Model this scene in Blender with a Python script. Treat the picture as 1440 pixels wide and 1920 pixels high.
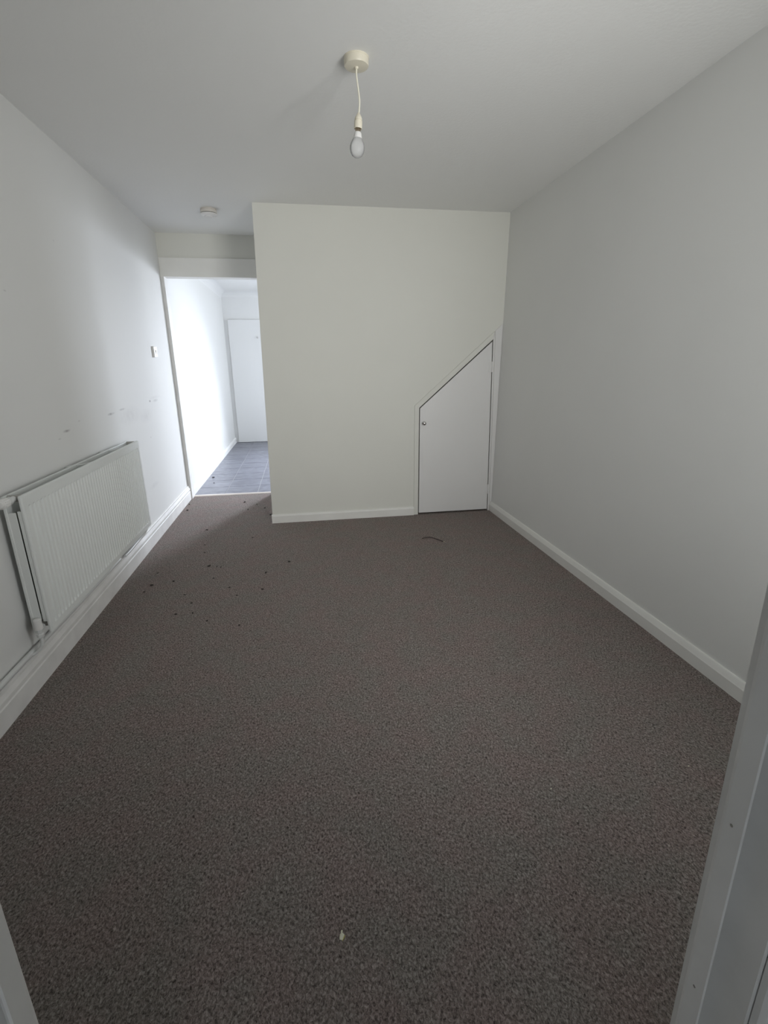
import bpy, bmesh, math, random
from mathutils import Vector, Matrix
from mathutils.geometry import tessellate_polygon

for o in list(bpy.data.objects):
    bpy.data.objects.remove(o)
SC = bpy.context.scene
COL = SC.collection
random.seed(4)

# ------------------------------------------------------------------ camera
YAW, PITCH, ROLL = 0.1607176, -0.2989542, -0.0100216
cam_d = bpy.data.cameras.new('camera')
cam = bpy.data.objects.new('camera', cam_d)
COL.objects.link(cam)
F = Vector((math.sin(YAW) * math.cos(PITCH), math.cos(YAW) * math.cos(PITCH), math.sin(PITCH)))
R = Vector((math.cos(YAW), -math.sin(YAW), 0))
U = R.cross(F)
R2 = R * math.cos(ROLL) + U * math.sin(ROLL)
U2 = -R * math.sin(ROLL) + U * math.cos(ROLL)
m = Matrix((R2, U2, -F)).transposed().to_4x4()
m.translation = Vector((1.180, 0, 1.3038))
cam.matrix_world = m
cam_d.sensor_fit = 'HORIZONTAL'
cam_d.sensor_width = 36
cam_d.lens = 911.195 / 1440 * 36
cam_d.clip_start = 0.02
SC.camera = cam

# ------------------------------------------------------------------ world, lights, exposure
SC.view_settings.view_transform = 'Standard'
SC.view_settings.look = 'None'
SC.view_settings.gamma = 1
SC.view_settings.use_curve_mapping = False
SC.view_settings.exposure = 0.8

w = bpy.data.worlds.new('sky')
SC.world = w
w.use_nodes = True
bg = w.node_tree.nodes['Background']
bg.inputs[0].default_value = (0.80, 0.90, 1.0, 1)
bg.inputs[1].default_value = 1.2


def area_light(name, loc, rot, sx, sy, power, col, spread=180):
    d = bpy.data.lights.new(name, 'AREA')
    d.shape = 'RECTANGLE'
    d.size, d.size_y = sx, sy
    d.energy = power
    d.color = col
    d.spread = math.radians(spread)
    o = bpy.data.objects.new(name, d)
    o.location = loc
    o.rotation_euler = rot
    COL.objects.link(o)
    return o


PI = math.pi
KY_LIGHT = 8.88
# daylight through the window beside the doorway the camera stands in
area_light('daylight_front_window', (2.33, 0.12, 1.32), (PI / 2 + 0.14, 0, 0.44), 0.90, 1.55, 14.5, (1.0, 0.997, 0.975), 112)
# daylight through the glazed kitchen door in its far wall
area_light('daylight_kitchen_glazing', (2.48, KY_LIGHT, 1.50), (-PI / 2 + 0.50, 0, -0.38), 0.55, 1.1, 60, (0.82, 0.88, 1.0), 92)
# added fill lamp behind an invented side window, brightens the white kitchen door
area_light('fill_kitchen_side', (3.05, 7.1, 1.5), (0, PI / 2, 0), 1.0, 1.1, 22, (0.90, 0.95, 1.0))
# added weak fill lamp behind an invented hall opening, lifts the near jambs
area_light('fill_hall', (1.05, -1.72, 1.35), (PI / 2, 0, 0), 0.7, 1.1, 2.6, (0.93, 0.96, 1.0))

# ------------------------------------------------------------------ materials
def mat(name, col, rough=0.6, bump=None, metal=0.0, spec=0.5, mottle=0.0, mscale=2.0):
    """Principled with optional broad colour mottling and a noise bump (scale, strength, distance)."""
    mt = bpy.data.materials.new(name)
    mt.use_nodes = True
    nt = mt.node_tree
    b = nt.nodes['Principled BSDF']
    b.inputs['Base Color'].default_value = (*col, 1)
    b.inputs['Roughness'].default_value = rough
    b.inputs['Metallic'].default_value = metal
    b.inputs['Specular IOR Level'].default_value = spec
    g = nt.nodes.new('ShaderNodeNewGeometry')
    if mottle > 0:
        n = nt.nodes.new('ShaderNodeTexNoise')
        n.inputs['Scale'].default_value = mscale
        n.inputs['Detail'].default_value = 4
        nt.links.new(g.outputs['Position'], n.inputs['Vector'])
        r = nt.nodes.new('ShaderNodeValToRGB')
        r.color_ramp.elements[0].position = 0.3
        r.color_ramp.elements[1].position = 0.7
        r.color_ramp.elements[0].color = (*[c * (1 - mottle) for c in col], 1)
        r.color_ramp.elements[1].color = (*[min(1, c * (1 + mottle)) for c in col], 1)
        nt.links.new(n.outputs['Fac'], r.inputs['Fac'])
        nt.links.new(r.outputs['Color'], b.inputs['Base Color'])
    if bump:
        n2 = nt.nodes.new('ShaderNodeTexNoise')
        n2.inputs['Scale'].default_value = bump[0]
        n2.inputs['Detail'].default_value = 3
        nt.links.new(g.outputs['Position'], n2.inputs['Vector'])
        bp = nt.nodes.new('ShaderNodeBump')
        bp.inputs['Strength'].default_value = bump[1]
        bp.inputs['Distance'].default_value = bump[2]
        nt.links.new(n2.outputs['Fac'], bp.inputs['Height'])
        nt.links.new(bp.outputs['Normal'], b.inputs['Normal'])
    return mt


M = {}
M['wall'] = mat('matt_white_wall_paint', (0.82, 0.82, 0.795), 0.75, (140, 0.10, 0.002), mottle=0.015, mscale=1.3)
M['cream'] = mat('cream_wall_paint', (0.79, 0.785, 0.725), 0.75, (140, 0.10, 0.002), mottle=0.015, mscale=1.6)
M['ceiling'] = mat('ceiling_emulsion', (0.86, 0.86, 0.84), 0.9, (60, 0.25, 0.004), mottle=0.012, mscale=1.1)
M['kitchen'] = mat('kitchen_white_paint', (0.84, 0.84, 0.83), 0.6)
M['gloss'] = mat('white_gloss_woodwork', (0.87, 0.86, 0.82), 0.5, (25, 0.06, 0.004), mottle=0.02, mscale=6)
M['old_gloss'] = mat('worn_white_gloss', (0.82, 0.81, 0.79), 0.6, (30, 0.12, 0.004), mottle=0.06, mscale=9)
M['doorpaint'] = mat('door_white_satin', (0.80, 0.79, 0.775), 0.4, (8, 0.05, 0.004), mottle=0.012, mscale=3)
M['radiator'] = mat('radiator_enamel', (0.80, 0.82, 0.80), 0.5)
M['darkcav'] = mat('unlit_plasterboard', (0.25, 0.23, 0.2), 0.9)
M['fin'] = mat('convector_steel', (0.45, 0.44, 0.41), 0.6)
M['plastic'] = mat('white_plastic', (0.83, 0.82, 0.80), 0.3)
M['ivory'] = mat('aged_ivory_plastic', (0.76, 0.71, 0.58), 0.35)
M['detector'] = mat('aged_detector_plastic', (0.72, 0.68, 0.62), 0.4)
M['flex'] = mat('ivory_flex', (0.84, 0.81, 0.68), 0.5)
M['groove'] = mat('dark_groove', (0.10, 0.09, 0.08), 0.7)
M['brass'] = mat('lamp_cap_brass', (0.42, 0.36, 0.28), 0.35, metal=1.0)
M['chrome'] = mat('satin_chrome', (0.62, 0.61, 0.60), 0.25, metal=1.0)
M['strip'] = mat('pale_threshold_metal', (0.80, 0.72, 0.66), 0.35, metal=0.4)
M['pipe'] = mat('painted_pipe', (0.74, 0.75, 0.74), 0.35, (60, 0.1, 0.002))
M['wire'] = mat('dark_brown_wire', (0.035, 0.022, 0.02), 0.5)
M['paper'] = mat('cream_paper', (0.80, 0.78, 0.62), 0.7)
M['yellow'] = mat('yellow_paper', (0.62, 0.55, 0.12), 0.7)
M['crumb'] = mat('dark_crumb', (0.04, 0.032, 0.028), 0.9)
M['thread'] = mat('grey_thread', (0.30, 0.28, 0.25), 0.9)
M['screw'] = mat('screw_slot', (0.28, 0.27, 0.25), 0.4, metal=0.8)


def carpet_material():
    mt = bpy.data.materials.new('brown_grey_flecked_carpet')
    mt.use_nodes = True
    nt = mt.node_tree
    L = nt.links.new
    b = nt.nodes['Principled BSDF']
    b.inputs['Roughness'].default_value = 1.0
    b.inputs['Specular IOR Level'].default_value = 0.1
    g = nt.nodes.new('ShaderNodeNewGeometry')
    mp = nt.nodes.new('ShaderNodeMapping')
    mp.inputs['Scale'].default_value = (1, 0.72, 1)
    mp.inputs['Rotation'].default_value = (0, 0, 0.5)
    L(g.outputs['Position'], mp.inputs['Vector'])
    n = nt.nodes.new('ShaderNodeTexNoise')
    n.inputs['Scale'].default_value = 175
    n.inputs['Detail'].default_value = 6
    n.inputs['Roughness'].default_value = 0.78
    n.inputs['Distortion'].default_value = 0.6
    L(mp.outputs[0], n.inputs['Vector'])
    r = nt.nodes.new('ShaderNodeValToRGB')
    e = r.color_ramp.elements
    e[0].position, e[1].position = 0.36, 0.72
    e[0].color = CARPET[0]
    e[1].color = CARPET[2]
    x = e.new(0.52)
    x.color = CARPET[1]
    L(n.outputs['Fac'], r.inputs['Fac'])
    # sparse coloured flecks: reddish and greenish-grey yarn
    big = nt.nodes.new('ShaderNodeTexNoise')
    big.inputs['Scale'].default_value = 7
    big.inputs['Detail'].default_value = 5
    L(g.outputs['Position'], big.inputs['Vector'])
    r2 = nt.nodes.new('ShaderNodeValToRGB')
    e = r2.color_ramp.elements
    e[0].position, e[1].position = 0.38, 0.62
    e[0].color = (1.03, 0.98, 0.985, 1)
    e[1].color = (0.97, 1.01, 1.0, 1)
    L(big.outputs['Fac'], r2.inputs['Fac'])
    mx = nt.nodes.new('ShaderNodeMix')
    mx.data_type = 'RGBA'
    mx.blend_type = 'MULTIPLY'
    mx.inputs['Factor'].default_value = 1.0
    L(r.outputs['Color'], mx.inputs['A'])
    L(r2.outputs['Color'], mx.inputs['B'])
    L(mx.outputs['Result'], b.inputs['Base Color'])
    bp = nt.nodes.new('ShaderNodeBump')
    bp.inputs['Strength'].default_value = 0.9
    bp.inputs['Distance'].default_value = 0.006
    L(n.outputs['Fac'], bp.inputs['Height'])
    L(bp.outputs['Normal'], b.inputs['Normal'])
    return mt


CARPET = [(0.060, 0.050, 0.045, 1), (0.300, 0.254, 0.234, 1), (0.68, 0.60, 0.56, 1)]
M['carpet'] = carpet_material()


def tile_material():
    mt = bpy.data.materials.new('slate_blue_floor_tile')
    mt.use_nodes = True
    nt = mt.node_tree
    L = nt.links.new
    b = nt.nodes['Principled BSDF']
    b.inputs['Roughness'].default_value = 0.32
    g = nt.nodes.new('ShaderNodeNewGeometry')
    n = nt.nodes.new('ShaderNodeTexNoise')
    n.inputs['Scale'].default_value = 5
    n.inputs['Detail'].default_value = 6
    n.inputs['Distortion'].default_value = 1.5
    L(g.outputs['Position'], n.inputs['Vector'])
    r = nt.nodes.new('ShaderNodeValToRGB')
    e = r.color_ramp.elements
    e[0].position, e[1].position = 0.3, 0.7
    e[0].color = (0.13, 0.135, 0.165, 1)
    e[1].color = (0.22, 0.225, 0.27, 1)
    L(n.outputs['Fac'], r.inputs['Fac'])
    L(r.outputs['Color'], b.inputs['Base Color'])
    bp = nt.nodes.new('ShaderNodeBump')
    bp.inputs['Strength'].default_value = 0.5
    bp.inputs['Distance'].default_value = 0.01
    L(n.outputs['Fac'], bp.inputs['Height'])
    L(bp.outputs['Normal'], b.inputs['Normal'])
    return mt


M['tile'] = tile_material()
M['grout'] = mat('pale_grout', (0.42, 0.42, 0.44), 0.7)
M['grout_dark'] = mat('dark_grout', (0.06, 0.06, 0.07), 0.8)  # second, darker grout tone


def glass_pane():
    mt = bpy.data.materials.new('window_glass')
    mt.use_nodes = True
    nt = mt.node_tree
    nt.nodes.remove(nt.nodes['Principled BSDF'])
    out = nt.nodes['Material Output']
    t = nt.nodes.new('ShaderNodeBsdfTransparent')
    gl = nt.nodes.new('ShaderNodeBsdfGlossy')
    gl.inputs['Roughness'].default_value = 0.02
    mxs = nt.nodes.new('ShaderNodeMixShader')
    mxs.inputs[0].default_value = 0.07
    nt.links.new(t.outputs[0], mxs.inputs[1])
    nt.links.new(gl.outputs[0], mxs.inputs[2])
    nt.links.new(mxs.outputs[0], out.inputs['Surface'])
    return mt


M['glass'] = glass_pane()


def bulb_glass():
    mt = bpy.data.materials.new('pearl_bulb_glass')
    mt.use_nodes = True
    nt = mt.node_tree
    L = nt.links.new
    nt.nodes.remove(nt.nodes['Principled BSDF'])
    out = nt.nodes['Material Output']
    t = nt.nodes.new('ShaderNodeBsdfTransparent')
    t.inputs[0].default_value = (0.99, 0.99, 0.99, 1)
    tr = nt.nodes.new('ShaderNodeBsdfTranslucent')
    tr.inputs[0].default_value = (1.0, 1.0, 1.0, 1)
    df = nt.nodes.new('ShaderNodeBsdfDiffuse')
    df.inputs[0].default_value = (0.97, 0.97, 0.97, 1)
    gl = nt.nodes.new('ShaderNodeBsdfGlossy')
    gl.inputs['Roughness'].default_value = 0.06
    a = nt.nodes.new('ShaderNodeMixShader'); a.inputs[0].default_value = 0.5
    c = nt.nodes.new('ShaderNodeMixShader'); c.inputs[0].default_value = 0.5
    d = nt.nodes.new('ShaderNodeMixShader')
    fr = nt.nodes.new('ShaderNodeFresnel'); fr.inputs[0].default_value = 1.22
    L(tr.outputs[0], a.inputs[1]); L(df.outputs[0], a.inputs[2])
    L(t.outputs[0], c.inputs[1]); L(a.outputs[0], c.inputs[2])
    L(fr.outputs[0], d.inputs[0]); L(c.outputs[0], d.inputs[1]); L(gl.outputs[0], d.inputs[2])
    L(d.outputs[0], out.inputs['Surface'])
    return mt


M['bulb'] = bulb_glass()


def scuffed_wall():
    """White wall paint with small scuffs, filled holes and broad faint darker patches."""
    mt = mat('scuffed_white_wall_paint', (0.80, 0.80, 0.785), 0.72, (140, 0.10, 0.002))
    nt = mt.node_tree
    L = nt.links.new
    b = nt.nodes['Principled BSDF']
    g = nt.nodes.new('ShaderNodeNewGeometry')
    nz = nt.nodes.new('ShaderNodeTexNoise')
    nz.inputs['Scale'].default_value = 22
    nz.inputs['Detail'].default_value = 5
    L(g.outputs['Position'], nz.inputs['Vector'])
    total = None
    # y, z, half length, half height, strength
    for (y, z, a, h, s) in [(4.149, 1.030, .022, .009, .98), (4.295, 1.024, .07, .012, .35), (4.30, 1.05, .16, .012, .10),
                            (3.31, 1.012, .06, .008, .5), (3.52, 1.022, .06, .007, .4), (2.689, .988, .04, .007, .55),
                            (2.85, 1.02, .02, .004, .3), (2.60, .96, .015, .004, .3), (4.038, .762, .010, .006, .5),
                            (3.65, .97, .22, .06, .10), (4.0, .93, .15, .05, .09), (4.35, 1.45, .06, .06, .04),  # wide, faint darker patches
                            (3.95, .40, .12, .02, .10), (2.4, 1.6, .012, .004, .25), (2.95, 1.9, .010, .004, .2)]:
        mp = nt.nodes.new('ShaderNodeVectorMath')
        mp.operation = 'SUBTRACT'
        mp.inputs[1].default_value = (0, y, z)
        L(g.outputs['Position'], mp.inputs[0])
        sc = nt.nodes.new('ShaderNodeVectorMath')
        sc.operation = 'MULTIPLY'
        sc.inputs[1].default_value = (0, 1 / a, 1 / h)
        L(mp.outputs[0], sc.inputs[0])
        ln = nt.nodes.new('ShaderNodeVectorMath')
        ln.operation = 'LENGTH'
        L(sc.outputs[0], ln.inputs[0])
        mr = nt.nodes.new('ShaderNodeMapRange')
        mr.inputs['From Min'].default_value = 1.2
        mr.inputs['From Max'].default_value = 0.2
        mr.inputs['To Min'].default_value = 0
        mr.inputs['To Max'].default_value = s
        L(ln.outputs['Value'], mr.inputs['Value'])
        if total is None:
            total = mr.outputs[0]
        else:
            ad = nt.nodes.new('ShaderNodeMath')
            ad.operation = 'MAXIMUM'
            L(total, ad.inputs[0])
            L(mr.outputs[0], ad.inputs[1])
            total = ad.outputs[0]
    mu = nt.nodes.new('ShaderNodeMath')
    mu.operation = 'MULTIPLY'
    L(total, mu.inputs[0])
    mr2 = nt.nodes.new('ShaderNodeMapRange')
    mr2.inputs['From Min'].default_value = 0.35
    mr2.inputs['From Max'].default_value = 0.6
    mr2.inputs['To Min'].default_value = 0.4
    mr2.inputs['To Max'].default_value = 1.1
    L(nz.outputs['Fac'], mr2.inputs['Value'])
    L(mr2.outputs[0], mu.inputs[1])
    mx = nt.nodes.new('ShaderNodeMix')
    mx.data_type = 'RGBA'
    mx.inputs['A'].default_value = (0.80, 0.80, 0.785, 1)
    mx.inputs['B'].default_value = (0.16, 0.14, 0.15, 1)
    L(mu.outputs[0], mx.inputs['Factor'])
    L(mx.outputs['Result'], b.inputs['Base Color'])
    return mt


M['scuffed'] = scuffed_wall()

# ------------------------------------------------------------------ helpers
def link(name, bm, m, parent=None, smooth=False, bevel=None, seg=2):
    bmesh.ops.recalc_face_normals(bm, faces=bm.faces)
    me = bpy.data.meshes.new(name)
    bm.to_mesh(me)
    bm.free()
    for k in (m if isinstance(m, (list, tuple)) else [m]):
        me.materials.append(k)
    if smooth:
        for p in me.polygons:
            p.use_smooth = True
    o = bpy.data.objects.new(name, me)
    COL.objects.link(o)
    if smooth:
        md = o.modifiers.new('split', 'EDGE_SPLIT')
        md.split_angle = math.radians(40)
    if bevel:
        md = o.modifiers.new('bevel', 'BEVEL')
        md.width = bevel
        md.segments = seg
        md.limit_method = 'ANGLE'
    if parent:
        o.parent = parent
        o.matrix_parent_inverse = parent.matrix_basis.inverted()
    return o


def struct(o):
    o['kind'] = 'structure'
    return o


def tag(o, label, cat, group=None):
    o['label'] = label
    o['category'] = cat
    if group:
        o['group'] = group
    return o


def empty(name, loc, label, cat, group=None):
    o = bpy.data.objects.new(name, None)
    o.empty_display_size = 0.05
    o.location = loc
    COL.objects.link(o)
    return tag(o, label, cat, group)


def box(bm, x0, x1, y0, y1, z0, z1, mi=0):
    v = [bm.verts.new((x, y, z)) for x in (x0, x1) for y in (y0, y1) for z in (z0, z1)]
    for f in ((0, 1, 3, 2), (4, 6, 7, 5), (0, 4, 5, 1), (2, 3, 7, 6), (0, 2, 6, 4), (1, 5, 7, 3)):
        bm.faces.new([v[i] for i in f]).material_index = mi


def hexa(bm, near, far):
    """two quads (lists of four points in the same order) joined to a solid"""
    a = [bm.verts.new(p) for p in near]
    b = [bm.verts.new(p) for p in far]
    bm.faces.new(a)
    bm.faces.new(b[::-1])
    n = len(a)
    for i in range(n):
        bm.faces.new((a[i], b[i], b[(i + 1) % n], a[(i + 1) % n]))


def panel(bm, outer, holes, fn, depth):
    """Wall slab: 2-D outline with holes; fn maps (u,v,d) to 3-D."""
    loops = [outer] + holes
    flat = [p for l in loops for p in l]
    tris = tessellate_polygon([[Vector((p[0], p[1], 0)) for p in l] for l in loops])
    A = [bm.verts.new(fn(p[0], p[1], 0)) for p in flat]
    B = [bm.verts.new(fn(p[0], p[1], depth)) for p in flat]
    for t in tris:
        bm.faces.new([A[i] for i in t])
        bm.faces.new([B[i] for i in reversed(t)])
    k = 0
    for l in loops:
        n = len(l)
        for i in range(n):
            j = (i + 1) % n
            bm.faces.new((A[k + i], A[k + j], B[k + j], B[k + i]))
        k += n


def lathe(bm, prof, c, axis=Vector((0, 0, 1)), n=32, mi=0):
    """profile of (radius, height) turned about an axis through c"""
    axis = Vector(axis).normalized()
    t = Vector((1, 0, 0)) if abs(axis.x) < 0.9 else Vector((0, 1, 0))
    e1 = axis.cross(t).normalized()
    e2 = axis.cross(e1)
    c = Vector(c)
    rings = []
    for r, h in prof:
        if r < 1e-6:
            rings.append([bm.verts.new(c + axis * h)])
        else:
            rings.append([bm.verts.new(c + axis * h + (e1 * math.cos(2 * PI * i / n) + e2 * math.sin(2 * PI * i / n)) * r)
                          for i in range(n)])
    for a, b in zip(rings, rings[1:]):
        for i in range(n):
            j = (i + 1) % n
            if len(a) == 1 and len(b) == 1:
                continue
            if len(a) == 1:
                f = bm.faces.new((a[0], b[i], b[j]))
            elif len(b) == 1:
                f = bm.faces.new((a[i], a[j], b[0]))
            else:
                f = bm.faces.new((a[i], a[j], b[j], b[i]))
            f.material_index = mi


def tube(bm, pts, r, n=12, sub=6):
    """smooth tube through points (Catmull-Rom), closed ends"""
    P = [Vector(p) for p in pts]
    out = []
    for i in range(len(P) - 1):
        p0 = P[max(i - 1, 0)]; p1 = P[i]; p2 = P[i + 1]; p3 = P[min(i + 2, len(P) - 1)]
        for s in range(sub):
            t = s / sub
            out.append(0.5 * ((2 * p1) + (p2 - p0) * t + (2 * p0 - 5 * p1 + 4 * p2 - p3) * t * t
                              + (-p0 + 3 * p1 - 3 * p2 + p3) * t ** 3))
    out.append(P[-1])
    rings = []
    up = Vector((0.13, 0.21, 0.97))
    prev = None
    for i, p in enumerate(out):
        d = (out[min(i + 1, len(out) - 1)] - out[max(i - 1, 0)]).normalized()
        if prev is None:
            e = d.cross(up).normalized() if abs(d.dot(up)) < 0.95 else d.cross(Vector((1, 0, 0))).normalized()
        else:
            e = (prev - d * prev.dot(d)).normalized()
        prev = e
        f = d.cross(e)
        rings.append([bm.verts.new(p + (e * math.cos(2 * PI * k / n) + f * math.sin(2 * PI * k / n)) * r) for k in range(n)])
    for a, b in zip(rings, rings[1:]):
        for k in range(n):
            bm.faces.new((a[k], a[(k + 1) % n], b[(k + 1) % n], b[k]))
    bm.faces.new(rings[0])
    bm.faces.new(rings[-1][::-1])


def extrude_profile(bm, prof, p0, p1):
    """profile points given as list of functions end->3-D; here prof=[(offset vector)] added to p0 and p1"""
    hexa(bm, [Vector(p0) + Vector(q) for q in prof], [Vector(p1) + Vector(q) for q in prof])


# ------------------------------------------------------------------ key dimensions
H = 2.40
D1 = 4.050          # face of the stair enclosure
D2 = 5.005          # face of the far wall
XB0, XB1 = 0.873, 0.906   # left edge of the enclosure, foot and head (it leans)
KY = 8.72           # kitchen far wall
NY0, NY1 = 0.298, 0.385    # near wall


def xr(y, z):       # right wall surface
    t = max(0, min(1, (y - 2.0) / (4.05 - 2.0)))
    x0 = 2.842 + (2.828 - 2.842) * t
    x1 = 2.832 + (2.850 - 2.832) * t
    return x0 + (x1 - x0) * z / H


# ------------------------------------------------------------------ structure
bm = bmesh.new(); box(bm, -0.15, 3.0, -1.75, 5.11, -0.12, 0)
struct(link('floor', bm, M['carpet']))
bm = bmesh.new(); box(bm, -0.15, 3.0, -1.75, KY + .1, H, H + 0.12)
struct(link('ceiling', bm, M['ceiling']))

# kitchen floor: individual tiles raised from the grout
bm = bmesh.new()
box(bm, -0.15, 3.0, 5.11, KY + .1, -0.12, -0.004, 1)
for i in range(-1, 10):
    for j in range(0, 12):
        x0 = -0.008 + i * 0.333 + 0.006; x1 = x0 + 0.333 - 0.009
        y0 = 5.12 + j * 0.333 + 0.003; y1 = y0 + 0.333 - 0.007
        if y1 > KY + .05: y1 = KY + .05
        if y0 > y1: continue
        box(bm, max(x0, -.14), min(x1, 2.98), y0, y1, -0.01, 0.0, 0)
struct(link('floor', bm, [M['tile'], M['grout']], bevel=None))

# left wall: one plane through room and kitchen
bm = bmesh.new()
box(bm, -0.15, 0.0, 0.298, KY + .1, 0, H)
struct(link('wall_left', bm, M['scuffed']))

# right wall of the room
bm = bmesh.new()
ys = [NY0, 2.0, 4.06, D2 + .1]
for ya, yb in zip(ys, ys[1:]):
    hexa(bm, [(xr(ya, 0), ya, 0), (3.0, ya, 0), (3.0, ya, H), (xr(ya, H), ya, H)],
         [(xr(yb, 0), yb, 0), (3.0, yb, 0), (3.0, yb, H), (xr(yb, H), yb, H)])
bmesh.ops.remove_doubles(bm, verts=bm.verts, dist=1e-5)
struct(link('wall_right', bm, M['wall']))

# stair enclosure, face with the sloping door hole; the side return runs back to the far wall
LEAF = [(2.1510, 0.014), (2.788, 0.014), (2.757, 1.459), (2.1510, 0.930)]     # x, z
HOLE = [(2.144, -0.002), (2.796, -0.002), (2.764, 1.476), (2.144, 0.934)]
bm = bmesh.new()
panel(bm, [(XB0, -.01), (2.144, -.01), (2.144, 0.934), (2.764, 1.476), (2.796, -.01), (2.90, -.01), (2.90, H + .01), (XB1, H + .01)], [],
      lambda u, v, d: (u, D1 + d, v), 0.10)
struct(link('wall_stair', bm, M['cream']))
bm = bmesh.new()
hexa(bm, [(XB0, D1 + .1, 0), (XB0 + .1, D1 + .1, 0), (XB1 + .1, D1 + .1, H), (XB1, D1 + .1, H)],
     [(XB0, D2, 0), (XB0 + .1, D2, 0), (XB1 + .1, D2, H), (XB1, D2, H)])
struct(link('wall_stair_side', bm, M['cream']))
# boards inside the cupboard under the stairs
bm = bmesh.new()
box(bm, 1.9, 2.825, D1 + 0.6, D1 + 0.65, 0, 1.9)
box(bm, 1.9, 1.95, D1 + 0.1, D1 + 0.6, 0, 1.9)
box(bm, 1.9, 2.825, D1 + 0.1, D1 + 0.65, 1.9, 1.95)
struct(link('wall_cupboard', bm, M['darkcav']))

# far wall with the doorway to the kitchen
bm = bmesh.new()
panel(bm, [(-.02, -.01), (0.004, -.01), (0.004, 2.20), (0.870, 2.20), (0.870, -.01), (2.9, -.01), (2.9, H + .01), (-.02, H + .01)], [],
      lambda u, v, d: (u, D2 + d, v), 0.10)
struct(link('wall_far', bm, M['cream']))

# near wall: doorway where the camera stands, and the window to its right
bm = bmesh.new()
panel(bm, [(-.02, -.01), (0.845, -.01), (0.845, 2.05), (1.680, 2.05), (1.680, -.01), (3.0, -.01), (3.0, H + .01), (-.02, H + .01)],
      [[(1.85, 0.55), (2.75, 0.55), (2.75, 2.08), (1.85, 2.08)]],
      lambda u, v, d: (u, NY1 - d, v), NY1 - NY0)
struct(link('wall_near', bm, M['wall']))

# kitchen walls
bm = bmesh.new(); panel(bm, [(-.05, 0), (2.10, 0), (2.10, 2.08), (2.80, 2.08), (2.80, 0), (3.0, 0), (3.0, H), (-.05, H)], [],
      lambda u, v, d: (u, KY + d, v), 0.10)
struct(link('wall_kitchen_far', bm, M['kitchen']))
bm = bmesh.new()
panel(bm, [(D2 + .1, 0), (KY, 0), (KY, H), (D2 + .1, H)], [[(6.55, 1.0), (7.65, 1.0), (7.65, 2.0), (6.55, 2.0)]],  # opening invented for the added kitchen fill lamp
      lambda u, v, d: (2.85 + d, u, v), 0.10)
struct(link('wall_kitchen_right', bm, M['kitchen']))
# kitchen coving (quarter hollow) along left and far walls
bm = bmesh.new()
N = 8
prof = [(0, 0)] + [(0.10 - 0.10 * math.sin(a), 0.10 - 0.10 * math.cos(a)) for a in [PI / 2 * i / N for i in range(N + 1)]]
hexa(bm, [(q[0], D2 + .1, H - q[1]) for q in prof], [(q[0], KY, H - q[1]) for q in prof])
hexa(bm, [(0, KY - q[0], H - q[1]) for q in prof], [(2.85, KY - q[0], H - q[1]) for q in prof])
struct(link('trim_1', bm, M['kitchen']))

# hall behind the camera
bm = bmesh.new(); box(bm, 0.20, 0.30, -1.7, NY0, 0, H)
struct(link('wall_hall_left', bm, M['wall']))
bm = bmesh.new(); box(bm, 1.80, 1.84, -1.7, NY0 - .0, 0, H)
struct(link('wall_hall_right', bm, M['wall']))
bm = bmesh.new()
panel(bm, [(0.3, 0), (1.8, 0), (1.8, H), (0.3, H)], [[(0.70, .8), (1.4, .8), (1.4, 1.9), (0.7, 1.9)]],  # opening invented for the added hall fill lamp
      lambda u, v, d: (u, -1.6 - d, v), 0.08)
struct(link('wall_hall_front', bm, M['wall']))


def window(name, x0, x1, z0, z1, y, axis='y'):
    """frame of outer rails and a mullion with a pane; axis is the direction the window faces"""
    fn = (lambda u, v, d: (u, y + d, v)) if axis == 'y' else (lambda u, v, d: (y + d, u, v))
    b = bmesh.new()
    t = 0.05
    xm = (x0 + x1) / 2
    panel(b, [(x0, z0), (x1, z0), (x1, z1), (x0, z1)],
          [[(x0 + t, z0 + t), (xm - t / 2, z0 + t), (xm - t / 2, z1 - t), (x0 + t, z1 - t)],
           [(xm + t / 2, z0 + t), (x1 - t, z0 + t), (x1 - t, z1 - t), (xm + t / 2, z1 - t)]], fn, 0.05)
    o = struct(link(name, b, M['gloss']))
    b = bmesh.new()
    panel(b, [(x0 + t, z0 + t), (x1 - t, z0 + t), (x1 - t, z1 - t), (x0 + t, z1 - t)], [],
          lambda u, v, d: fn(u, v, d + 0.022), 0.006)
    link('window_pane', b, M['glass'], o)
    return o


window('window_1', 1.85, 2.75, 0.55, 2.08, NY0 + .01)
window('window_2', 2.10, 2.80, 0.0, 2.08, KY + .04)
window('added_window_4', 6.55, 7.65, 1.0, 2.0, 2.88, 'x')  # invented side window, unseen, goes with the added kitchen fill
window('added_window_3', 0.70, 1.40, 0.80, 1.90, -1.66)  # invented hall glazing, unseen, goes with the added hall fill

# ------------------------------------------------------------------ skirting boards
# left: deep board with a grooved upper moulding
bm = bmesh.new()
pl = [(0, 0), (.020, 0), (.020, .083), (.0165, .087), (.0165, .093), (.020, .097), (.020, .108), (.012, .128), (.0115, .137), (.006, .142), (0, .142)]
hexa(bm, [(q[0], NY1, q[1]) for q in pl], [(q[0], D2 - .004, q[1]) for q in pl])
struct(link('baseboard_left', bm, M['old_gloss']))
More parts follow.
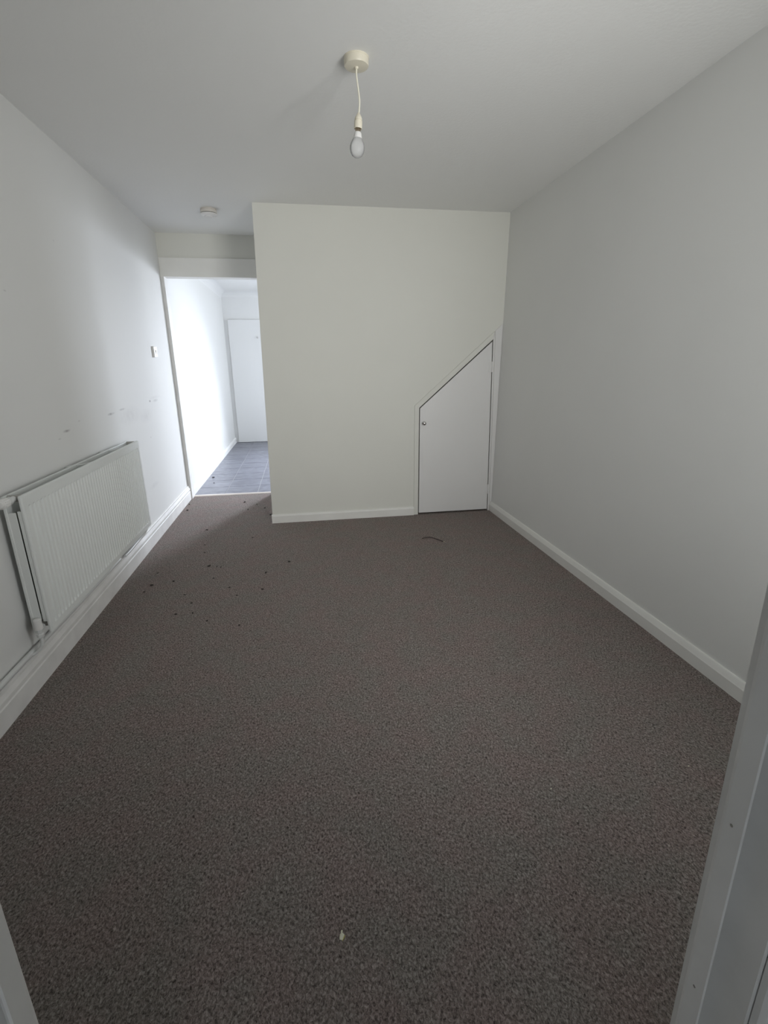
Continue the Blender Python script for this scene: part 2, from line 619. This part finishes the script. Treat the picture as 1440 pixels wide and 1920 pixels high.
# right: shallow board with a bevelled top
bm = bmesh.new()
pr = [(0, 0), (-.019, 0), (-.019, .056), (-.017, .060), (-.009, .080), (-.006, .084), (0, .084)]
for ya, yb in zip([NY1, 2.0], [2.0, 4.046]):
    hexa(bm, [(xr(ya, 0) + q[0], ya, q[1]) for q in pr], [(xr(yb, 0) + q[0], yb, q[1]) for q in pr])
struct(link('baseboard_right', bm, M['gloss']))
bm = bmesh.new()
ps = [(0, 0), (-.017, 0), (-.017, .060), (-.012, .070), (-.004, .074), (0, .074)]
hexa(bm, [(XB0 - .004, D1 + q[0], q[1]) for q in ps], [(2.103, D1 + q[0], q[1]) for q in ps])
struct(link('baseboard_stair', bm, M['gloss']))
bm = bmesh.new()
hexa(bm, [(-q[0], D2 + .101, q[1]) for q in pr], [(-q[0], KY, q[1]) for q in pr])
hexa(bm, [(0.84, KY + q[0], q[1]) for q in pr], [(2.10, KY + q[0], q[1]) for q in pr])
struct(link('baseboard_kitchen', bm, M['kitchen']))

# ------------------------------------------------------------------ doorway to the kitchen
# lining: left board, head board up to its top line, right board against the stair side
bm = bmesh.new()
box(bm, 0.0005, 0.030, D2 - .012, D2 + .105, 0, 2.05)
struct(link('trim_2', bm, M['old_gloss'], bevel=.002))
bm = bmesh.new()
box(bm, 0.0005, 0.872, D2 - .012, D2 + .105, 2.05, 2.205)
struct(link('trim_3', bm, M['gloss'], bevel=.002))
bm = bmesh.new()
box(bm, 0.846, 0.872, D2 - .012, D2 + .105, 0, 2.05)
struct(link('trim_4', bm, M['gloss'], bevel=.002))
bm = bmesh.new()
hexa(bm, [(0.031, 5.075, 0), (0.031, 5.085, .007), (0.031, 5.105, .009), (0.031, 5.125, .007), (0.031, 5.135, 0)],
     [(0.845, 5.062, 0), (0.845, 5.072, .007), (0.845, 5.092, .009), (0.845, 5.112, .007), (0.845, 5.122, 0)])
struct(link('trim_5', bm, M['strip']))

# ------------------------------------------------------------------ cupboard door under the stairs
bm = bmesh.new()
panel(bm, LEAF, [], lambda u, v, d: (u, D1 - .004 + d, v), .028)
door = struct(link('door_1', bm, M['doorpaint'], bevel=.0015))
bm = bmesh.new()
lathe(bm, [(0, 0), (.014, 0), (.014, .003), (.007, .006), (.006, .016), (.013, .022), (.016, .029), (.014, .036), (.008, .040), (0, .041)],
      (2.184, D1 - .004, .808), (0, -1, 0))
k = link('door_knob', bm, M['chrome'], door, smooth=True)
k['label'] = 'small round satin chrome knob'
for z in (1.255, 0.20):
    bm = bmesh.new()
    xh = 2.792 - (z / 1.46) * 0.031
    lathe(bm, [(0, 0), (.0055, 0), (.0055, .085), (0, .085)], (xh, D1 - .008, z - .04), n=12)
    box(bm, xh - .026, xh, D1 - .0065, D1 - .004, z - .038, z + .043)
    link('hinge', bm, M['doorpaint'], door)
# frame around the cupboard door: stile, sloping rail and hinge stile as one architrave
bm = bmesh.new()
IN = [(2.144, 0.0), (2.144, 0.934), (2.764, 1.476), (2.796, 0.0)]
OUT = [(2.106, 0.0), (2.106, 0.955), (2.772, 1.536), (2.772, 1.52), (2.806, 0.0)]
panel(bm, [(2.104, 0), (2.143, 0), (2.143, 0.935), (2.764, 1.478), (2.770, 1.536), (2.104, 0.955)], [],
      lambda u, v, d: (u, D1 - d, v), .009)
struct(link('trim_6', bm, M['cream'], bevel=.0025))
bm = bmesh.new()
panel(bm, [(2.794, 0), (2.806, 0), (2.775, 1.54), (2.7635, 1.478)], [],
      lambda u, v, d: (u, D1 - d, v), .006)
struct(link('trim_7', bm, M['doorpaint'], bevel=.001))
bm = bmesh.new()
panel(bm, [(2.809, 0), (xr(D1, 0) - .001, 0), (xr(D1, 1.6) - .001, 1.6), (2.779, 1.545)], [],
      lambda u, v, d: (u, D1 - d, v), .005)
struct(link('trim_8', bm, M['doorpaint'], bevel=.003))

# ------------------------------------------------------------------ white door leaf in the kitchen
bm = bmesh.new()
box(bm, 0.062, 0.82, 8.688, 8.716, 0.004, 1.985)
d2 = struct(link('door_2', bm, M['kitchen'], bevel=.003))
bm = bmesh.new()
lathe(bm, [(0, 0), (.016, 0), (.016, .004), (.006, .008), (.006, .02), (.013, .028), (.011, .036), (0, .038)], (0.515, 8.688, 1.715), (0, -1, 0), n=20)
link('door_knob', bm, M['chrome'], d2, smooth=True)

# ------------------------------------------------------------------ doorway the camera looks through
def lean_r(x, z):
    return x - 0.0236 * (z - 0.42)


def vertical_profile(name, prof, leanf, m):
    b = bmesh.new()
    hexa(b, [(leanf(q[0], 0), q[1], 0) for q in prof], [(leanf(q[0], 2.03), q[1], 2.03) for q in prof])
    return struct(link(name, b, m))


def mirror(prof, c):
    return [(c - q[0], q[1]) for q in prof][::-1]


# right jamb: offset from the stop face (x grows into the wall), y
stop = [(0, .338), (0, .361), (.0015, .3655), (.005, .368), (.018, .368), (.018, .353), (.002, .337)]
lin = [(.0175, .299), (.0175, .386), (.045, .386), (.045, .299)]
arch_hall = [(.0225, .2975), (.0225, .290), (.027, .285), (.044, .283), (.048, .278), (.052, .268), (.085, .266), (.085, .2975)]
arch_room = [(.030, .386), (.075, .386), (.075, .398), (.038, .398), (.030, .392)]
J = 1.640
for nm, pf in (('trim_9', stop), ('trim_10', lin), ('trim_11', arch_hall), ('trim_12', arch_room)):
    vertical_profile(nm, [(J + q[0], q[1]) for q in pf], lean_r, M['old_gloss'])
JL = 0.8805
for nm, pf in (('trim_13', stop), ('trim_14', lin), ('trim_15', arch_hall), ('trim_16', arch_room)):
    vertical_profile(nm, [(JL - q[0], q[1] + (.008 if pf is stop else 0)) for q in pf][::-1],
                     lambda x, z: x + .012 * (z - .66), M['old_gloss'])
bm = bmesh.new(); box(bm, 0.82, 1.70, .299, .386, 2.03, 2.052)
struct(link('trim_17', bm, M['old_gloss']))
# filled nail holes on the right stop
for z, y in ((0.528, .3505), (0.80, .3515)):
    bm = bmesh.new()
    lathe(bm, [(0, .0006), (.0012, .0006), (.0019, .0003), (.0019, -.001), (0, -.001)], (lean_r(J, z), y, z), (-1, 0, 0), n=14)
    struct(link('trim_18', bm, M['thread']))

# ------------------------------------------------------------------ radiator
RY0, RY1, RZ0, RZ1 = 1.990, 3.412, 0.243, 0.828
rad = empty('radiator', (0.065, (RY0 + RY1) / 2, RZ0), 'long white ribbed double panel radiator on the left wall', 'radiator')


def rad_panel(name, xf, th, ribs, face):
    """pressed steel panel: flat border, vertical flutes between; face +1 towards the room"""
    b = bmesh.new()
    ny = 44
    pitch = (RY1 - RY0 - 0.05) / ny
    prof = [(RY0, -.006), (RY0 + .004, 0), (RY0 + .022, 0)]
    y = RY0 + .025
    for i in range(ny):
        prof += [(y + pitch * .30, 0), (y + pitch * .42, -ribs), (y + pitch * .82, -ribs), (y + pitch * .94, 0)]
        y += pitch
    prof += [(RY1 - .022, 0), (RY1 - .004, 0), (RY1, -.006)]
    flat = [(q[0], -.006 if i in (0, len(prof) - 1) else 0) for i, q in enumerate(prof)]
    rows = [(RZ0, flat, -.006), (RZ0 + .003, flat, 0), (RZ0 + .030, flat, 0), (RZ0 + .040, prof, 0),
            (RZ1 - .052, prof, 0), (RZ1 - .044, flat, 0), (RZ1 - .004, flat, 0), (RZ1, flat, -.006)]
    g = []
    for z, pr_, dx in rows:
        g.append([b.verts.new((xf + face * (min(q[1], dx) if dx else q[1]), q[0], z)) for q in pr_])
    for r0, r1 in zip(g, g[1:]):
        for i in range(len(r0) - 1):
            b.faces.new((r0[i], r0[i + 1], r1[i + 1], r1[i]))
    # back sheet and edges
    back = [[b.verts.new((xf - face * th, yy, zz)) for yy in (RY0, RY1)] for zz in (RZ0, RZ1)]
    b.faces.new((back[0][0], back[1][0], back[1][1], back[0][1]))
    b.faces.new(g[0][::-1] + [back[0][0], back[0][1]])
    b.faces.new(g[-1] + [back[1][1], back[1][0]])
    b.faces.new([r[0] for r in g] + [back[1][0], back[0][0]])
    b.faces.new([r[-1] for r in g][::-1] + [back[0][1], back[1][1]])
    return link(name, b, M['radiator'], rad)


front = rad_panel('front_panel', 0.101, 0.012, 0.0062, 1)
bm = bmesh.new()
box(bm, .028, .040, RY0, RY1, RZ0, RZ1)
link('back_panel', bm, M['radiator'], rad, bevel=.003)
# rolled seams: the front panel's vertical return at its near and far ends, and a top weld bead
for ya in (RY0 + .002, RY1 - .010):
    bm = bmesh.new()
    box(bm, .073, .0885, ya, ya + .008, RZ0 + .05, RZ1 - .06)
    link('end_seam', bm, M['radiator'], rad, bevel=.002)
bm = bmesh.new()
box(bm, .0395, .0675, RY0 + .003, RY0 + .006, RZ0 + .055, RZ1 - .065)
link('end_cap', bm, M['radiator'], rad, bevel=.001)
# convector fins between the panels
bm = bmesh.new()
y = RY0 + .05
prev = None
pts = []
while y < RY1 - .05:
    pts += [(.0405, y), (.0405, y + .014), (.0700, y + .018), (.0700, y + .032)]
    y += .036
lo = [bm.verts.new((q[0], q[1], RZ0 + .06)) for q in pts]
hi = [bm.verts.new((q[0], q[1], RZ1 - .075)) for q in pts]
for i in range(len(pts) - 1):
    bm.faces.new((lo[i], lo[i + 1], hi[i + 1], hi[i]))
fin = link('convector_fins', bm, M['fin'], rad)
sd = fin.modifiers.new('sheet', 'SOLIDIFY'); sd.thickness = .001
# waterway headers joining both panels at top and bottom
for yy in (RY0 + .03, RY1 - .03):
    for zz in (RZ0 + .032, RZ1 - .014 - .0):
        bm = bmesh.new()
        lathe(bm, [(0, 0), (.014, 0), (.014, .054), (0, .054)], (.038, yy, zz), (1, 0, 0), n=16)
        link('header_pipe', bm, M['fin'], rad, smooth=True)
# cross brackets seen in the open top
for yy in (2.62, 3.05):
    bm = bmesh.new()
    hexa(bm, [(.010, yy - .03, RZ1 - .008), (.010, yy - .015, RZ1 - .008), (.010, yy - .015, RZ1 - .002), (.010, yy - .03, RZ1 - .002)],
         [(.088, yy + .05, RZ1 - .008), (.088, yy + .065, RZ1 - .008), (.088, yy + .065, RZ1 - .002), (.088, yy + .05, RZ1 - .002)])
    box(bm, .001, .027, yy - .035, yy - .012, RZ1 - .10, RZ1 - .004)
    link('wall_bracket', bm, M['radiator'], rad)
# hooked bottom bracket
bm = bmesh.new()
tube(bm, [(.004, 3.085, .245), (.030, 3.085, .232), (.060, 3.085, .232), (.072, 3.085, .246)], .004, n=8)
link('wall_bracket', bm, M['radiator'], rad, smooth=True)

# thermostatic valve at the top near corner
bm = bmesh.new()
ax = Vector((-.02, -1, .0))
c0 = Vector((.064, RY0 + .006, .815))
lathe(bm, [(0, -.012), (.011, -.012), (.011, .012), (.015, .014), (.015, .026), (.012, .030), (.012, .036), (0, .036)], c0, ax, n=20)
v = link('valve_body', bm, M['pipe'], rad, smooth=True)
bm = bmesh.new()
lathe(bm, [(0, .034), (.017, .034), (.019, .038), (.019, .070), (.018, .076), (.0145, .080), (.0145, .083), (.012, .085), (0, .085)], c0, ax, n=28)
for i in range(14):
    a = 2 * PI * i / 14
    box(bm, c0.x + .0185 * math.cos(a) - .001, c0.x + .0185 * math.cos(a) + .001, c0.y - .070, c0.y - .040,
        c0.z + .0185 * math.sin(a) - .001, c0.z + .0185 * math.sin(a) + .001)
link('valve_head', bm, M['plastic'], rad, smooth=True)
# lockshield valve at the bottom near corner with its tail to the pipe
c1 = Vector((.064, RY0 - .022, .272))
bm = bmesh.new()
lathe(bm, [(0, .048), (.010, .048), (.014, .045), (.0155, .010), (.0155, .002), (0, .002)], c1, n=24)
link('lockshield_cap', bm, M['plastic'], rad, smooth=True)
bm = bmesh.new()
lathe(bm, [(0, .004), (.011, .004), (.011, -.018), (.014, -.020), (.014, -.034), (.010, -.036), (.0075, -.040), (0, -.040)], c1, n=6)
lathe(bm, [(0, 0), (.009, 0), (.009, .008), (.013, .010), (.013, .022), (0, .022)], c1 + Vector((0, .006, 0)), (0, 1, 0), n=6)
link('lockshield_body', bm, M['pipe'], rad)
bm = bmesh.new()
lathe(bm, [(0, .0), (.011, 0), (.011, .030), (0, .030)], (.062, RY1 - .004, .272), (0, 1, 0), n=8)
lathe(bm, [(0, .02), (.012, .02), (.012, -.036), (0, -.036)], (.062, RY1 + .018, .272), n=8)
link('lockshield_body', bm, M['pipe'], rad)

# painted pipework above the skirting
bm = bmesh.new()
tube(bm, [(.017, NY1 + .02, .171), (.017, 1.2, .171), (.017, 1.85, .171), (.017, 2.3, .165), (.017, 3.00, .160)], .0110, n=14)
link('supply_pipe', bm, M['pipe'], rad, smooth=True)
bm = bmesh.new()
tube(bm, [(.064, 1.968, .24), (.064, 1.968, .215), (.055, 1.966, .188), (.035, 1.960, .170), (.020, 1.950, .166)], .0068, n=12)
link('valve_tail', bm, M['pipe'], rad, smooth=True)
bm = bmesh.new()
tube(bm, [(.062, RY1 + .018, .24), (.060, RY1 + .016, .215), (.050, RY1 - .01, .186), (.034, RY1 - .08, .168), (.030, RY1 - .2, .160),
          (.030, 3.14, .158), (.028, 3.06, .158)], .0085, n=12)
link('return_pipe', bm, M['pipe'], rad, smooth=True)

# ------------------------------------------------------------------ pendant light
PX, PY = 1.454, 2.236
pen = empty('pendant_light', (PX, PY, H), 'bare pearl bulb hanging on a white flex from a round ivory ceiling rose', 'pendant light')
bm = bmesh.new()
lathe(bm, [(0, 0), (.0475, 0), (.0475, -.004), (.0465, -.0045), (.0465, -.024), (.0445, -.0275), (.040, -.029), (.008, -.030), (.006, -.036), (0, -.036)], (PX, PY, H), n=48)
link('ceiling_rose', bm, M['ivory'], pen, smooth=True)
bm = bmesh.new()
tube(bm, [(PX, PY, H - .030), (PX - .0005, PY, H - .055), (PX + .004, PY, H - .09), (PX + .009, PY, H - .135), (PX + .0055, PY, H - .178)], .0032, n=10)
link('flex', bm, M['flex'], pen, smooth=True)
tilt = Vector((.07, 0, 1)).normalized()
hb = Vector((PX + .0045, PY, 2.226))
bm = bmesh.new()
lathe(bm, [(0, .002), (.0038, .001), (.0055, -.002), (.0085, -.007), (.0125, -.014), (.0146, -.020), (.0146, -.0235), (.0130, -.0240), (.0130, -.0262),
           (.0158, -.0268), (.0158, -.050), (.0150, -.052), (.0135, -.050), (0, -.049)], hb, tilt, n=32)
link('lamp_holder', bm, M['ivory'], pen, smooth=True)
bm = bmesh.new()
lathe(bm, [(0, -.046), (.0105, -.046), (.0105, -.063), (.0112, -.064), (0, -.066)], hb, tilt, n=32)
bb = link('bulb_cap', bm, M['brass'], pen, smooth=True)
bm = bmesh.new()
prof = [(.0112, -.0635), (.0135, -.067), (.0148, -.074), (.0168, -.083), (.0215, -.092), (.0262, -.101), (.0288, -.111), (.0288, -.121),
        (.0260, -.132), (.0200, -.1415), (.0110, -.1470), (0, -.1485)]
lathe(bm, prof, hb, tilt, n=40)
b1 = link('light_bulb', bm, M['bulb'], pen, smooth=True)
bm = bmesh.new()
lathe(bm, [(0, -.0625), (.0110, -.0628), (.0141, -.067), (.0154, -.074), (.0175, -.083), (.0180, -.0845), (0, -.0845)], hb, tilt, n=32)
link('bulb_collar', bm, M['plastic'], b1, smooth=True)

# ------------------------------------------------------------------ smoke detector
DX, DY = 0.575, 4.255
sm = empty('smoke_detector', (DX, DY, H), 'small round white smoke detector on the ceiling before the doorway', 'smoke detector')
bm = bmesh.new()
lathe(bm, [(0, 0), (.058, 0), (.058, -.006), (.0545, -.0065), (.0545, -.009), (.059, -.010), (.0585, -.028), (0, -.028)], (DX, DY, H), n=48)
link('detector_base', bm, M['detector'], sm, smooth=True)
bm = bmesh.new()
lathe(bm, [(0, -.027), (.0545, -.027), (.0545, -.033), (0, -.033)], (DX, DY, H), n=48)
link('vent_slot', bm, M['groove'], sm, smooth=True)
bm = bmesh.new()
lathe(bm, [(0, -.032), (.060, -.032), (.0605, -.037), (.055, -.043), (.040, -.048), (.037, -.0485), (.036, -.0465), (.031, -.0465), (.030, -.050), (0, -.052)], (DX, DY, H), n=48)
link('detector_cover', bm, M['plastic'], sm, smooth=True)
bm = bmesh.new()
lathe(bm, [(0, 0), (.009, 0), (.009, -.003), (0, -.004)], (DX - .018, DY - .020, H - .0495), n=16)
link('test_button', bm, M['plastic'], sm, smooth=True)

# ------------------------------------------------------------------ light switch on the left wall
sw = empty('light_switch', (0, 4.45, 1.403), 'white square light switch on the left wall beside the doorway', 'light switch')
bm = bmesh.new()
box(bm, 0.0, .016, 4.407, 4.493, 1.360, 1.446)
link('switch_plate', bm, M['plastic'], sw, bevel=.003)
bm = bmesh.new()
hexa(bm, [(.016, 4.443, 1.389), (.016, 4.457, 1.389), (.016, 4.457, 1.417), (.016, 4.443, 1.417)],
     [(.0185, 4.444, 1.390), (.0185, 4.456, 1.390), (.022, 4.456, 1.416), (.022, 4.444, 1.416)])
link('rocker', bm, M['plastic'], sw)
for yy in (4.4205, 4.4795):
    bm = bmesh.new()
    lathe(bm, [(0, .0005), (.0032, .0005), (.0032, -.001), (0, -.001)], (.0162, yy, 1.403), (1, 0, 0), n=14)
    link('screw', bm, M['screw'], sw)

# ------------------------------------------------------------------ things lying on the floor
bm = bmesh.new()
tube(bm, [(2.031, 3.418, .006), (2.058, 3.432, .007), (2.085, 3.430, .008), (2.115, 3.408, .008), (2.145, 3.365, .007), (2.172, 3.322, .005)], .0032, n=8)
wire = link('wire_offcut', bm, M['wire'], smooth=True)
tag(wire, 'short curved dark wire lying on the carpet near the cupboard door', 'wire')
bm = bmesh.new()
lathe(bm, [(0, 0), (.0022, 0), (.0022, .012), (0, .012)], (2.170, 3.325, .006), Vector((.5, -.75, .1)), n=8)
e_ = link('bare_tip', bm, M['paper'], wire)
e_['label'] = 'pale bare end'

pc = empty('paper_scrap', (1.20, .813, 0), 'tiny folded cream scrap of paper on the carpet nearest the camera', 'paper scrap')
bm = bmesh.new()
hexa(bm, [(1.1945, .806, .004), (1.2010, .8035, .004), (1.2065, .813, .006), (1.2010, .8155, .011), (1.1955, .8135, .008)],
     [(1.1945, .806, .006), (1.2010, .8035, .006), (1.2065, .813, .008), (1.2010, .8155, .013), (1.1955, .8135, .010)])
hexa(bm, [(1.1985, .817, .008), (1.2025, .8175, .008), (1.2035, .822, .007), (1.1990, .823, .007)],
     [(1.1985, .817, .010), (1.2025, .8175, .010), (1.2035, .822, .009), (1.1990, .823, .009)])
link('paper_fold', bm, M['paper'], pc)
bm = bmesh.new()
hexa(bm, [(1.2010, .8028, .002), (1.2072, .8122, .003), (1.2080, .8118, .005), (1.2015, .8020, .004)],
     [(1.2008, .8036, .003), (1.2066, .8130, .004), (1.2070, .8128, .006), (1.2012, .8034, .005)])
e_ = link('paper_edge', bm, M['yellow'], pc)
e_['label'] = 'yellow edge'

bm = bmesh.new()
tube(bm, [(.641, .858, .004), (.652, .853, .006), (.664, .846, .006), (.672, .838, .004)], .0007, n=6)
tag(link('thread', bm, M['thread'], smooth=True), 'loose pale thread on the carpet in the near left corner', 'thread')
bm = bmesh.new()
tube(bm, [(.425, 1.80, .004), (.450, 1.812, .006), (.480, 1.818, .007), (.508, 1.832, .005)], .0009, n=6)
tag(link('thread', bm, M['thread'], smooth=True), 'loose pale thread on the carpet below the radiator', 'thread')


def chip(name, x, y, s, m, label, cat, group, seed):
    rr = random.Random(seed)
    b = bmesh.new()
    bmesh.ops.create_icosphere(b, subdivisions=1, radius=s)
    a = rr.random() * PI
    for vv in b.verts:
        p = vv.co
        p.x *= 1.6 * (0.8 + .5 * rr.random()); p.y *= 0.8 + .5 * rr.random(); p.z *= 0.5
        q = Vector((p.x * math.cos(a) - p.y * math.sin(a), p.x * math.sin(a) + p.y * math.cos(a), p.z))
        vv.co = q + Vector((x, y, .0015 + s * .4))
    o_ = link(name, b, m)
    return tag(o_, label, cat, group)


chip('fluff_speck', 2.387, 1.123, .0022, M['paper'], 'tiny pale speck on the carpet near the right door jamb', 'speck', None, 1)
chip('fluff_speck', 1.890, 1.117, .0018, M['paper'], 'tiny pale speck on the near carpet right of centre', 'speck', None, 2)
CRUMBS = [(0.566, 4.759), (0.691, 4.654), (0.624, 4.494), (0.775, 4.508), (0.736, 3.696), (0.394, 3.599), (0.498, 3.176), (0.551, 3.159),
          (0.56, 2.968), (0.319, 2.966), (0.2, 2.93), (0.181, 2.841), (0.43, 2.757), (0.491, 2.642), (1.029, 3.154), (0.883, 2.994),
          (0.879, 2.748), (0.736, 2.694), (0.679, 2.81), (0.066, 4.575), (0.042, 4.784), (0.348, 3.958), (0.434, 2.522), (0.615, 2.417),
          (0.79, 2.339), (0.522, 2.519), (0.185, 3.118), (0.845, 4.28), (0.578, 3.142), (0.423, 3.439)]
BIG = {(0.498, 3.176): 7.0, (0.319, 2.966): 5.5, (0.2, 2.93): 6.0, (0.845, 4.28): 6.5, (1.029, 3.154): 5.5, (0.883, 2.994): 5.0,
       (0.879, 2.748): 5.0, (0.066, 4.575): 5.5, (0.566, 4.759): 5.0}
OWN = {(0.498, 3.176): 'largest dark crumb, on the carpet out from the middle of the radiator',
       (0.845, 4.28): 'dark crumb at the foot of the protruding white corner beside the kitchen passage',
       (1.029, 3.154): 'dark crumb furthest to the right on the open carpet',
       (0.066, 4.575): 'dark crumb close to the left skirting just before the doorway',
       (0.042, 4.784): 'dark crumb tight against the left door frame'}
for i, (x, y) in enumerate(CRUMBS):
    sz = BIG.get((x, y), 3.8) * (.0019 if y > 3.8 else .0013)
    if (x, y) in OWN:
        lab, grp = OWN[(x, y)], None
    elif y > 3.8:
        lab, grp = 'small dark crumb on the pale lit carpet before the kitchen doorway', 'dark crumbs before the doorway'
    else:
        lab, grp = 'small dark crumb on the carpet alongside the radiator', 'dark crumbs alongside the radiator'
    chip('crumb', x, y, sz, M['crumb'], lab, 'crumb', grp, 10 + i)
for i, (x, y, s) in enumerate([(.075, 5.95, 12), (.13, 5.66, 7)]):
    chip('crumb', x, y, s * .001, M['crumb'], ['dark bit of debris on the kitchen tiles against the skirting', 'small dark crumb on the near kitchen tiles'][i], 'crumb', None, 70 + i)
